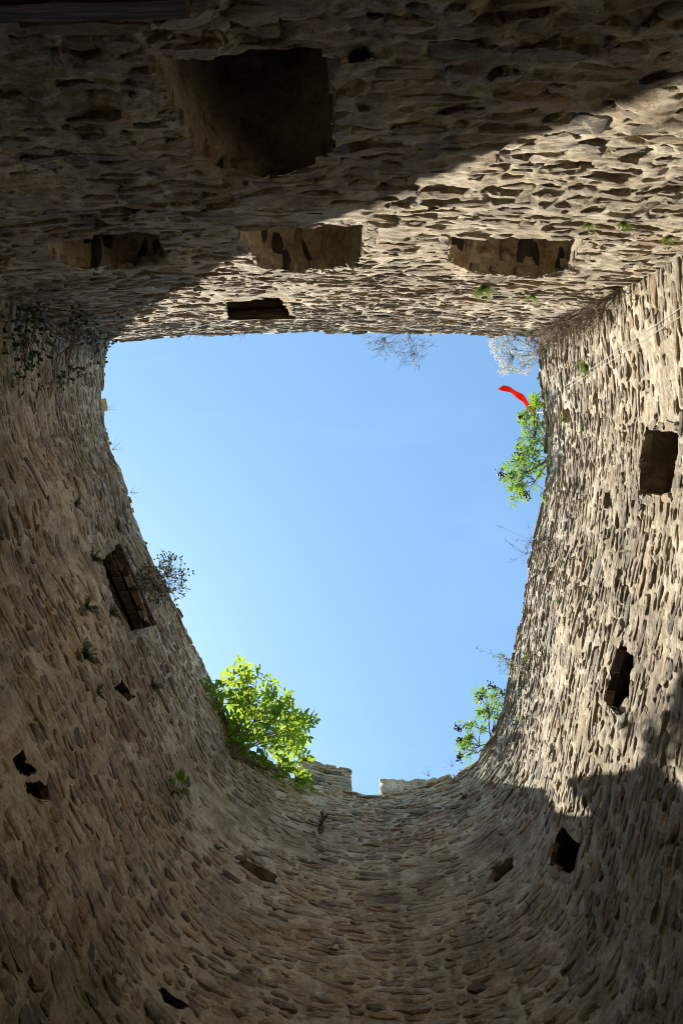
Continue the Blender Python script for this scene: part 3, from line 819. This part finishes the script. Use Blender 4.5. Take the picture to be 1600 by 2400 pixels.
# 1 big bright bush low at the rim
r = np.random.default_rng(101)
wl, s, z = HIT(530, 1742); root, t, n = wall_point(wl, s, z, .02)
bu = plant('leafy_bush', 'large bright green bush with feathered leaves growing out of the wall beside the merlons', 'bush', root)
tips = poly_tips([(486, 1548), (558, 1534), (622, 1560), (656, 1610), (700, 1656), (690, 1704), (682, 1730), (698, 1790), (676, 1800), (640, 1758), (575, 1722), (530, 1690), (495, 1630)], 68, (H-.5, H+1.0), r)
tips += poly_tips([(620, 1660), (690, 1665), (705, 1725), (660, 1735)], 18, (H+1.0, H+1.6), r)
tips += poly_tips([(482, 1600), (540, 1640), (600, 1712), (690, 1785), (680, 1812), (560, 1742), (508, 1700)], 28, (H-.8, H-.05), r)
ml, ms = MB(), MB(); dirs = skeleton(ms, root, tips, r, 9, .018)
for tp, d in zip(tips, dirs):
    for k in range(2): pinnate(ml, ms, tp-d*.1*k, d*.5+Vector((*r.normal(0, .6, 2), r.normal(.1, .3))), r, r.uniform(.2, .34), int(r.integers(2, 4)), r.uniform(.13, .20), r.uniform(.055, .08))
finish(bu, [('branches', ms, 'bark'), ('foliage', ml, 'ash_leaf')])

# 2, 3 elder bushes with dark berry heads on the right rim
def elder(label, rootpx, polys, n, berries, seed, hr, extra=0):
    r = np.random.default_rng(seed)
    wl, s, z = HIT(*rootpx); root, t, nn = wall_point(wl, s, H-.05, -.12)
    bu = plant('elder_bush', label, 'bush', root, 'elder bushes on the wall top')
    ml, ms, mbr = MB(), MB(), MB()
    tips = []
    for pl, k in zip(polys, n): tips += poly_tips(pl, k, hr, r)
    dirs = skeleton(ms, root, tips, r, 7, .014, .003, .12)
    for tp, d in zip(tips, dirs):
        for k in range(2): pinnate(ml, ms, tp-d*.06*k, d*.6+Vector((*r.normal(0, .6, 2), r.normal(.1, .35))), r, r.uniform(.12, .2), int(r.integers(2, 4)), r.uniform(.09, .13), r.uniform(.026, .036))
    for (x, y) in berries:
        c = U(x, y, r.uniform(*hr)); b0 = min(tips, key=lambda q_: (q_-c).length)
        ms.tube(bez(b0, c, .03, r, 3, .01), .004, .003, 4)
        for k in range(26):
            p = c+Vector(r.normal(0, 1, 3))*Vector((.045, .045, .03)).length*.55
            ms.tube([c, p], .0015, .001, 3)
            q_ = .017*r.uniform(.8, 1.3)
            vs = [p+Vector(v)*q_ for v in ((1, 0, 0), (-1, 0, 0), (0, 1, 0), (0, -1, 0), (0, 0, 1), (0, 0, -1))]
            mbr.add(vs, [(0, 2, 4), (2, 1, 4), (1, 3, 4), (3, 0, 4), (2, 0, 5), (1, 2, 5), (3, 1, 5), (0, 3, 5)])
    finish(bu, [('branches', ms, 'bark'), ('foliage', ml, 'elder_leaf'), ('berry_clusters', mbr, 'berry')])
elder('tall elder bush with dark berry heads on the wall top under the red flag', (1252, 1050),
      [[(1200, 960), (1225, 945), (1248, 955), (1250, 1130), (1205, 1140), (1172, 1125), (1188, 1060)], [(1225, 908), (1247, 905), (1248, 950), (1222, 950)], [(1168, 1085), (1190, 1065), (1195, 1125), (1172, 1138)]],
      [46, 8, 8], [(1196, 955), (1150, 1090), (1178, 1092), (1198, 1125), (1208, 1140), (1190, 1040)], 102, (H-.05, H+.55))
elder('small elder bush with dark berries low on the sunlit wall top near the battlement', (1120, 1712),
      [[(1098, 1600), (1130, 1588), (1150, 1590), (1148, 1640), (1112, 1650)], [(1058, 1680), (1085, 1660), (1118, 1690), (1090, 1730), (1062, 1745)]],
      [17, 17], [(1128, 1576), (1102, 1606), (1050, 1672), (1056, 1700), (1052, 1740), (1150, 1590)], 103, (H-.05, H+.4))

# 4 dark small-leaved bush on the left rim, with its shoots over the window
r = np.random.default_rng(104)
wl, s, z = HIT(352, 1350); root, t, n = wall_point(wl, s, z, .02)
bu = plant('dark_shrub', 'dark small-leaved shrub hanging over the timber window against the sky', 'shrub', root)
ml, ms = MB(), MB()
tips = poly_tips([(358, 1278), (380, 1266), (415, 1285), (437, 1315), (428, 1355), (405, 1385), (385, 1350), (366, 1310)], 130, (H-.1, H+.3), r)
tips += poly_tips([(300, 1330), (340, 1290), (362, 1310), (392, 1370), (370, 1390), (330, 1370)], 90, (H-.9, H), r)
dirs = skeleton(ms, root, tips, r, 12, .008, .002, .05)
for tp, d in zip(tips, dirs):
    for k in range(3): leaf(ml, tp+Vector(r.normal(0, .03, 3)), d+Vector(r.normal(0, .8, 3)), Vector(r.normal(0, 1, 3)), r.uniform(.04, .065), r.uniform(.025, .04))
finish(bu, [('branches', ms, 'twig'), ('foliage', ml, 'dark_leaf')])

# 5 climbing foliage in the shaded corner
r = np.random.default_rng(105)
wl, s, z = HIT(60, 700, CW); root, t, n = wall_point(wl, s, z, .03)
bu = plant('creeper', 'dark leafy creeper trailing across the shaded corner of the two walls', 'creeper', root)
ml, ms = MB(), MB(); tips = []
P_ = np.array([(10, 690), (200, 680), (300, 690), (300, 750), (240, 790), (170, 900), (120, 860), (70, 800), (0, 880), (0, 720)], float)
while len(tips) < 150:
    x, y = r.uniform(0, 300), r.uniform(680, 890)
    if not inside(P_, np.array([x]), np.array([y]))[0] and r.random() > .15: continue
    h = HIT(x, y)
    if vnoise(x*.022, y*.022, 15) < -.05 or h[2] > H-.5: continue
    tips.append(wall_point(h[0], h[1], h[2], r.uniform(.08, .3))[0])
dirs = skeleton(ms, root, tips, r, 16, .010, .002, .0)
for tp, d in zip(tips, dirs):
    for k in range(3): leaf(ml, tp+Vector(r.normal(0, .06, 3)), d+Vector(r.normal(0, .7, 3)), Vector(r.normal(0, 1, 3)), r.uniform(.05, .10), r.uniform(.03, .06))
finish(bu, [('stems', ms, 'twig'), ('foliage', ml, 'dark_leaf')])

# 6 white flowering bush at the corner
r = np.random.default_rng(106)
wl, s, z = HIT(1244, 800); root, t, n = wall_point(CW, CW.hit(ray(1244, 815))[0], H-.05, -.1)
bu = plant('flowering_bush', 'feathery bush with tiny white flowers in the corner of the wall top', 'bush', root)
ml, ms, mf = MB(), MB(), MB()
def flowers(c, n_, spread, sz, r):
    for k in range(n_):
        p = c+Vector(r.normal(0, spread, 3)); q_ = sz*r.uniform(.7, 1.3)
        vs = [p+Vector(v)*q_ for v in ((1, 0, 0), (-1, 0, 0), (0, 1, 0), (0, -1, 0), (0, 0, .6), (0, 0, -.6))]
        mf.add(vs, [(0, 2, 4), (2, 1, 4), (1, 3, 4), (3, 0, 4), (2, 0, 5), (1, 2, 5), (3, 1, 5), (0, 3, 5)])
tips = poly_tips([(1135, 775), (1165, 758), (1215, 768), (1238, 790), (1235, 825), (1215, 850), (1190, 855), (1160, 850), (1140, 815)], 90, (H, H+.5), r)
edge = [U(x, y, r.uniform(H+.1, H+.5)) for x, y in [(1128, 785), (1133, 805), (1140, 820), (1150, 832), (1165, 845), (1150, 852), (1160, 855), (1190, 850), (1205, 855), (1215, 845), (1145, 770), (1160, 762), (1130, 795)] for _ in range(3)]
dirs = skeleton(ms, root, tips+edge, r, 12, .006, .0012, .08)
for i, (tp, d) in enumerate(zip(tips+edge, dirs)):
    if i >= len(tips) or r.random() < .5: flowers(tp, int(r.integers(8, 16)), .03, .013, r)
    else:
        for k in range(3): leaf(ml, tp+Vector(r.normal(0, .02, 3)), d+Vector(r.normal(0, .6, 3)), Vector(r.normal(0, 1, 3)), r.uniform(.05, .09), .014)
finish(bu, [('branches', ms, 'straw'), ('foliage', ml, 'pale_leaf'), ('flowers', mf, 'petal')])

# twiggy dry plants: many forking stems
def twiggy(name, label, cat, root, tips, seed, mat='twig', sub=5, spread=.09, leafm=None, nl=0, flower=0, r0=.005, hubs=6, group=None):
    r = np.random.default_rng(seed); bu = plant(name, label, cat, root, group); ml, ms = MB(), MB()
    global mf; mf = MB()
    dirs = skeleton(ms, root, tips, r, hubs, r0, .0016, .03)
    for tp, d in zip(tips, dirs):
        for k in range(sub):
            b = tp-d*r.uniform(0, .16); e = b+(d*.8+Vector(r.normal(0, .7, 3))).normalized()*spread*r.uniform(.5, 1.3)
            ms.tube([b, (b+e)/2+Vector(r.normal(0, .006, 3)), e], .0026, .0013, 3)
            if flower and r.random() < flower: flowers(e, 3, .01, .008, r)
            for q_ in range(nl): leaf(ml, e+Vector(r.normal(0, .02, 3)), d+Vector(r.normal(0, .8, 3)), Vector(r.normal(0, 1, 3)), r.uniform(.03, .055), .016)
    finish(bu, [('stems', ms, mat)]+([('foliage', ml, leafm)] if leafm else [])+([('flowers', mf, 'petal')] if flower else []))
r = np.random.default_rng(107)
wl, s, z = HIT(935, 765, FWL); root, t, n = wall_point(FWL, s, H, -.1)
twiggy('twiggy_plant', 'bare twiggy plant with pale seed heads on top of the flat wall', 'plant', root, poly_tips([(835, 775), (880, 772), (930, 768), (975, 768), (1000, 790), (985, 825), (960, 850), (935, 845), (880, 822), (845, 815)], 60, (H+.05, H+.6), r), 108, 'twig', 5, .13, flower=.12, hubs=9)
wl, s, z = HIT(1395, 675, FWL) or HIT(1395, 675); root, t, n = wall_point(wl, s, z, .05)
tips = []
P_ = [(1240, 760), (1290, 715), (1350, 690), (1400, 680), (1395, 720), (1340, 770), (1270, 800), (1242, 810)]
tips = poly_tips(P_, 90, (9.5, H), r)
tips = []
for k in range(110):
    f = r.beta(1.6, 1.2); x = 1395-f*145+r.normal(0, 14); y = 685+f*88+r.normal(0, 20)
    h = HIT(x, y); tips.append(wall_point(h[0], h[1], h[2], r.uniform(.06, .42))[0])
twiggy('dry_shrub', 'tangled brown dry shrub filling the sunlit corner below the white flowers', 'shrub', root, tips, 109, 'twig', 12, .17, 'pale_leaf', 0, hubs=14, r0=.010)
wl, s, z = HIT(1240, 1258); root, t, n = wall_point(wl, s, z, .02)
tips = [U(x, y, H+r.uniform(0, .3)) for x, y in [(1145, 1208), (1160, 1238), (1172, 1250), (1180, 1240), (1190, 1262), (1200, 1265), (1212, 1205), (1205, 1255), (1175, 1290), (1200, 1296), (1215, 1240)]]
for k in range(26):
    h = HIT(r.uniform(1228, 1285), 1250+r.normal(0, 14)); tips.append(wall_point(h[0], h[1], h[2], r.uniform(.03, .15))[0])
twiggy('dry_weed', 'brown dry weed with long bare shoots into the sky midway along the sunlit rim', 'weed', root, tips, 110, 'twig', 4, .10, hubs=8)
wl, s, z = HIT(1215, 1540); root, t, n = wall_point(wl, s, z, .02)
tips = [U(x, y, H+r.uniform(0, .2)) for x, y in [(1092, 1488), (1120, 1498), (1150, 1502), (1160, 1512), (1140, 1506)]]
for k in range(20):
    h = HIT(1160+r.uniform(0, 75), 1505+r.uniform(0, 50)); tips.append(wall_point(h[0], h[1], h[2], r.uniform(.03, .15))[0])
twiggy('dry_weed', 'yellow-green weed with one long thin shoot on the lower sunlit rim', 'weed', root, tips, 111, 'straw', 4, .09, 'fern_leaf', 2, hubs=6)

# ferns and tufts rooted in the joints
def tuft(label, px, size, seed, mat='fern_leaf', nfr=9, name='fern', cat='fern', wide=.22):
    r = np.random.default_rng(seed); wl, s, z = HIT(*px); root, t, n = wall_point(wl, s, z, float(low_relief(wl, s, z))+.02)
    bu = plant(name, label, cat, root, 'ferns in the wall joints' if name == 'fern' else None); ml, ms = MB(), MB()
    for k in range(nfr):
        a = r.uniform(-1.3, 1.3); d = (n*r.uniform(.6, 1.1)+t*math.sin(a)*1.2+Vector((0, 0, r.uniform(-.5, .7)))).normalized()
        L = size*r.uniform(.6, 1.15); pts = [root+d*(L*u)-Vector((0, 0, .45*L*u*u)) for u in np.linspace(0, 1, 7)]
        ms.tube(pts, .003, .001, 3)
        sd = d.cross(Vector((0, 0, 1)))
        sd = sd.normalized() if sd.length > .05 else t
        for i in range(1, 7):
            for q_ in range(2):
                b = pts[i]-(pts[i]-pts[i-1])*(.5*q_)
                for sg in (-1, 1):
                    leaf(ml, b, sd*sg+d*.4, Vector((0, 0, 1))+Vector(r.normal(0, .2, 3)), L*wide*(1.1-.12*i)*r.uniform(.5, 1.2), L*.035)
    finish(bu, [('stems', ms, 'bark'), ('foliage', ml, mat)])
T = [('bright green fern on the sunlit wall below the white flowers', (1352, 848), .30, 'fern_leaf', 14),
     ('green fern on the flat wall between the timber window and the leafy corner', (1112, 652), .30, 'fern_leaf', 12),
     ('small green fern on the ledge of the flat wall near the picture edge', (1432, 496), .16, 'fern_leaf', 9),
     ('green tuft on the ledge at the picture edge above the sunlit recess', (1540, 528), .18, 'fern_leaf', 9),
     ('small pale tuft on the ledge above the sunlit recess', (1352, 500), .14, 'fern_leaf', 8),
     ('yellowish tuft between the sunlit recess and the dry shrub', (1222, 672), .22, 'pale_leaf', 9),
     ('little fern growing in the small hole below the elder bush', (1300, 962), .18, 'fern_leaf', 8),
     ('little fern on the sunlit wall beside the small hole', (1340, 986), .16, 'fern_leaf', 8),
     ('tiny yellow-green tuft high on the sunlit wall between the two weeds', (1290, 1384), .16, 'fern_leaf', 7),
     ('dry tuft on the sunlit wall below the small elder bush', (1205, 1650), .2, 'pale_leaf', 8),
     ('dark fern on the shaded wall left of the timber window', (205, 1285), .22, 'dark_leaf', 9),
     ('dark fern at the foot of the leaning timber window', (250, 1408), .22, 'dark_leaf', 10),
     ('dark fern beside the leaning window on its lower side', (192, 1398), .2, 'dark_leaf', 8),
     ('dark fern hanging from a hole in the shaded wall', (190, 1506), .26, 'dark_leaf', 11),
     ('dark fern beside the square hole on the shaded wall', (345, 1580), .24, 'dark_leaf', 9),
     ('small dark tuft below the square hole on the shaded wall', (222, 1592), .16, 'dark_leaf', 7),
     ('small green tuft midway between the square hole and the big bush', (392, 1660), .13, 'fern_leaf', 7),
     ('small dark plant high on the shaded wall under the creeper', (165, 1162), .16, 'dark_leaf', 7),
     ('dark fern on the shaded wall near the rim above the timber window', (262, 1215), .18, 'dark_leaf', 8),
     ('tiny fern above the rotten timber slot', (497, 1950), .12, 'dark_leaf', 7),
     ('dark tuft at the shadow tip near the far merlon', (1068, 1838), .16, 'dark_leaf', 8)]
for i, (lb, px, sz, mt, nf) in enumerate(T): tuft(lb, px, sz*(.62 if mt != 'dark_leaf' else .85), 200+i, mt, int(nf*1.8))
# broad-leaved seedling on the shaded wall
r = np.random.default_rng(140); wl, s, z = HIT(388, 1828); root, t, n = wall_point(wl, s, z, .02)
bu = plant('broadleaf_plant', 'dark plant with a few broad drooping leaves on the shaded wall', 'plant', root); ml, ms = MB(), MB()
for (x, y) in [(362, 1795), (378, 1790), (398, 1785), (412, 1790), (418, 1812), (400, 1826), (370, 1822)]:
    h = HIT(x, y); e = wall_point(h[0], h[1], h[2], r.uniform(.12, .26))[0]; b = root*.5+e*.5+n*.05
    ms.tube(bez(root, b, .03, r, 3, .005), .005, .003, 4)
    for k in range(2): leaf(ml, b+Vector(r.normal(0, .01, 3)), e-b+Vector(r.normal(0, .04, 3)), n+Vector(r.normal(0, .5, 3)), .17, .085)
finish(bu, [('stems', ms, 'bark'), ('foliage', ml, 'ash_leaf')])
# upright seedling on the far end
wl, s, z = HIT(727, 1968); root, t, n = wall_point(wl, s, z, .03); e = HIT(740, 1885); e = wall_point(e[0], e[1], e[2], .06)[0]
bu = plant('seedling', 'slender upright seedling on the wall below the battlement gap', 'seedling', root); ml, ms = MB(), MB()
pth = bez(root, e, 0, r, 10, .03); ms.tube(pth, .006, .002, 4)
for p in pth[5:]:
    for k in range(5): leaf(ml, p, n+t*r.normal(0, 1)+Vector((0, 0, .6)), Vector((0, 0, 1)), .11, .02)
finish(bu, [('stem', ms, 'twig'), ('foliage', ml, 'dark_leaf')])
# grass wisps along the rim
r = np.random.default_rng(150)
for i, (px, lb) in enumerate([((445, 774), 'tiny grass wisp on the flat wall top towards the shaded corner'), ((242, 940), 'tiny grass wisp at the rim below the shaded corner'), ((264, 1030), 'tiny grass wisp on the shaded rim above the timber window'),
                              ((298, 1132), 'small leafy wisp on the shaded rim above the dark shrub'), ((985, 1785), 'thin grass wisp on the far merlon'), ((1042, 1775), 'thin grass wisp where the merlon meets the sunlit wall'), ((560, 771), 'short grass blade on the flat wall top past the timber window')]):
    wl, s, z = HIT(*px); root, t, n = wall_point(wl, s, H if i not in (4, 5) else H+.5, -.05)
    g = MB()
    for k in range(9):
        d = (n*r.uniform(.3, 1.1)+t*r.normal(0, .6)+Vector((0, 0, r.uniform(.2, 1)))).normalized(); L = r.uniform(.12, .3)
        g.tube([root+d*(L*u)-Vector((0, 0, .3*L*u*u)) for u in (0, .33, .66, 1)], .003, .0008, 3)
    ob = g.build('grass_wisp', M['straw'], None); ob['label'] = lb; ob['category'] = 'grass'; ob['group'] = 'grass wisps on the wall top'

# ------------------------------------------------------------------ flag with its pole, and the two lines
hF = H+2.0
p1 = U(1232, 948, hF); p0 = U(1152, 886, hF)
fl = empty('flag', (p1.x, p1.y, H+CZ), 'red flag streaming from a pole behind the wall top', 'flag')
ms = MB(); ms.tube([Vector((p1.x, p1.y, H+CZ-.1)), Vector((p1.x, p1.y, hF+CZ+.62))], .014, .012, 8); ms.build('pole', M['pole'], fl)
nu, nv = 40, 14; fv = []; hv = []
dirv = (p0-p1); dirv.z = 0; Lf = dirv.length; dirv.normalize(); sdv = Vector((0, 0, 1)).cross(dirv)
def fpt(i, j):
    u = i/nu; v = j/nv
    off = .09*math.sin(math.pi*u)-.05*u*v+.012*math.sin(u*16+v*3)
    return p1+dirv*(Lf*(u*1.0))+sdv*off+Vector((0, 0, v*.45-.10*u+.05*math.sin(u*6)))
mbf = MB(); mbf.add([fpt(i, j) for i in range(nu+1) for j in range(nv+1)], [(i*(nv+1)+j, (i+1)*(nv+1)+j, (i+1)*(nv+1)+j+1, i*(nv+1)+j+1) for i in range(nu) for j in range(nv)])
fo = mbf.build('cloth', M['flag'], fl); sm = fo.modifiers.new('thickness', 'SOLIDIFY'); sm.thickness = .003
mh = MB(); mh.tube([p1+Vector((0, 0, v)) for v in (-.02, .15, .3, .47)], .018, .018, 6); mh.build('hem', M['hem'], fl)
for k, (xa, ya, xb, yb, lb) in enumerate([(1251, 916, 1640, 668, 'upper of two thin pale lines running down the sunlit wall'), (1251, 922, 1640, 690, 'lower of two thin pale lines running down the sunlit wall')]):
    a = U(xa, ya, H+.03); h = HIT(xb, yb); b = wall_point(h[0], h[1], h[2], .1)[0]
    g = MB(); g.tube([a*(1-t)+b*t-Vector((0, 0, .12*math.sin(math.pi*t))) for t in np.linspace(0, 1, 12)], .0035, .0035, 5)
    ob = g.build('rope', M['rope'], None); ob['label'] = lb; ob['category'] = 'rope'; ob['group'] = 'lines down the wall'
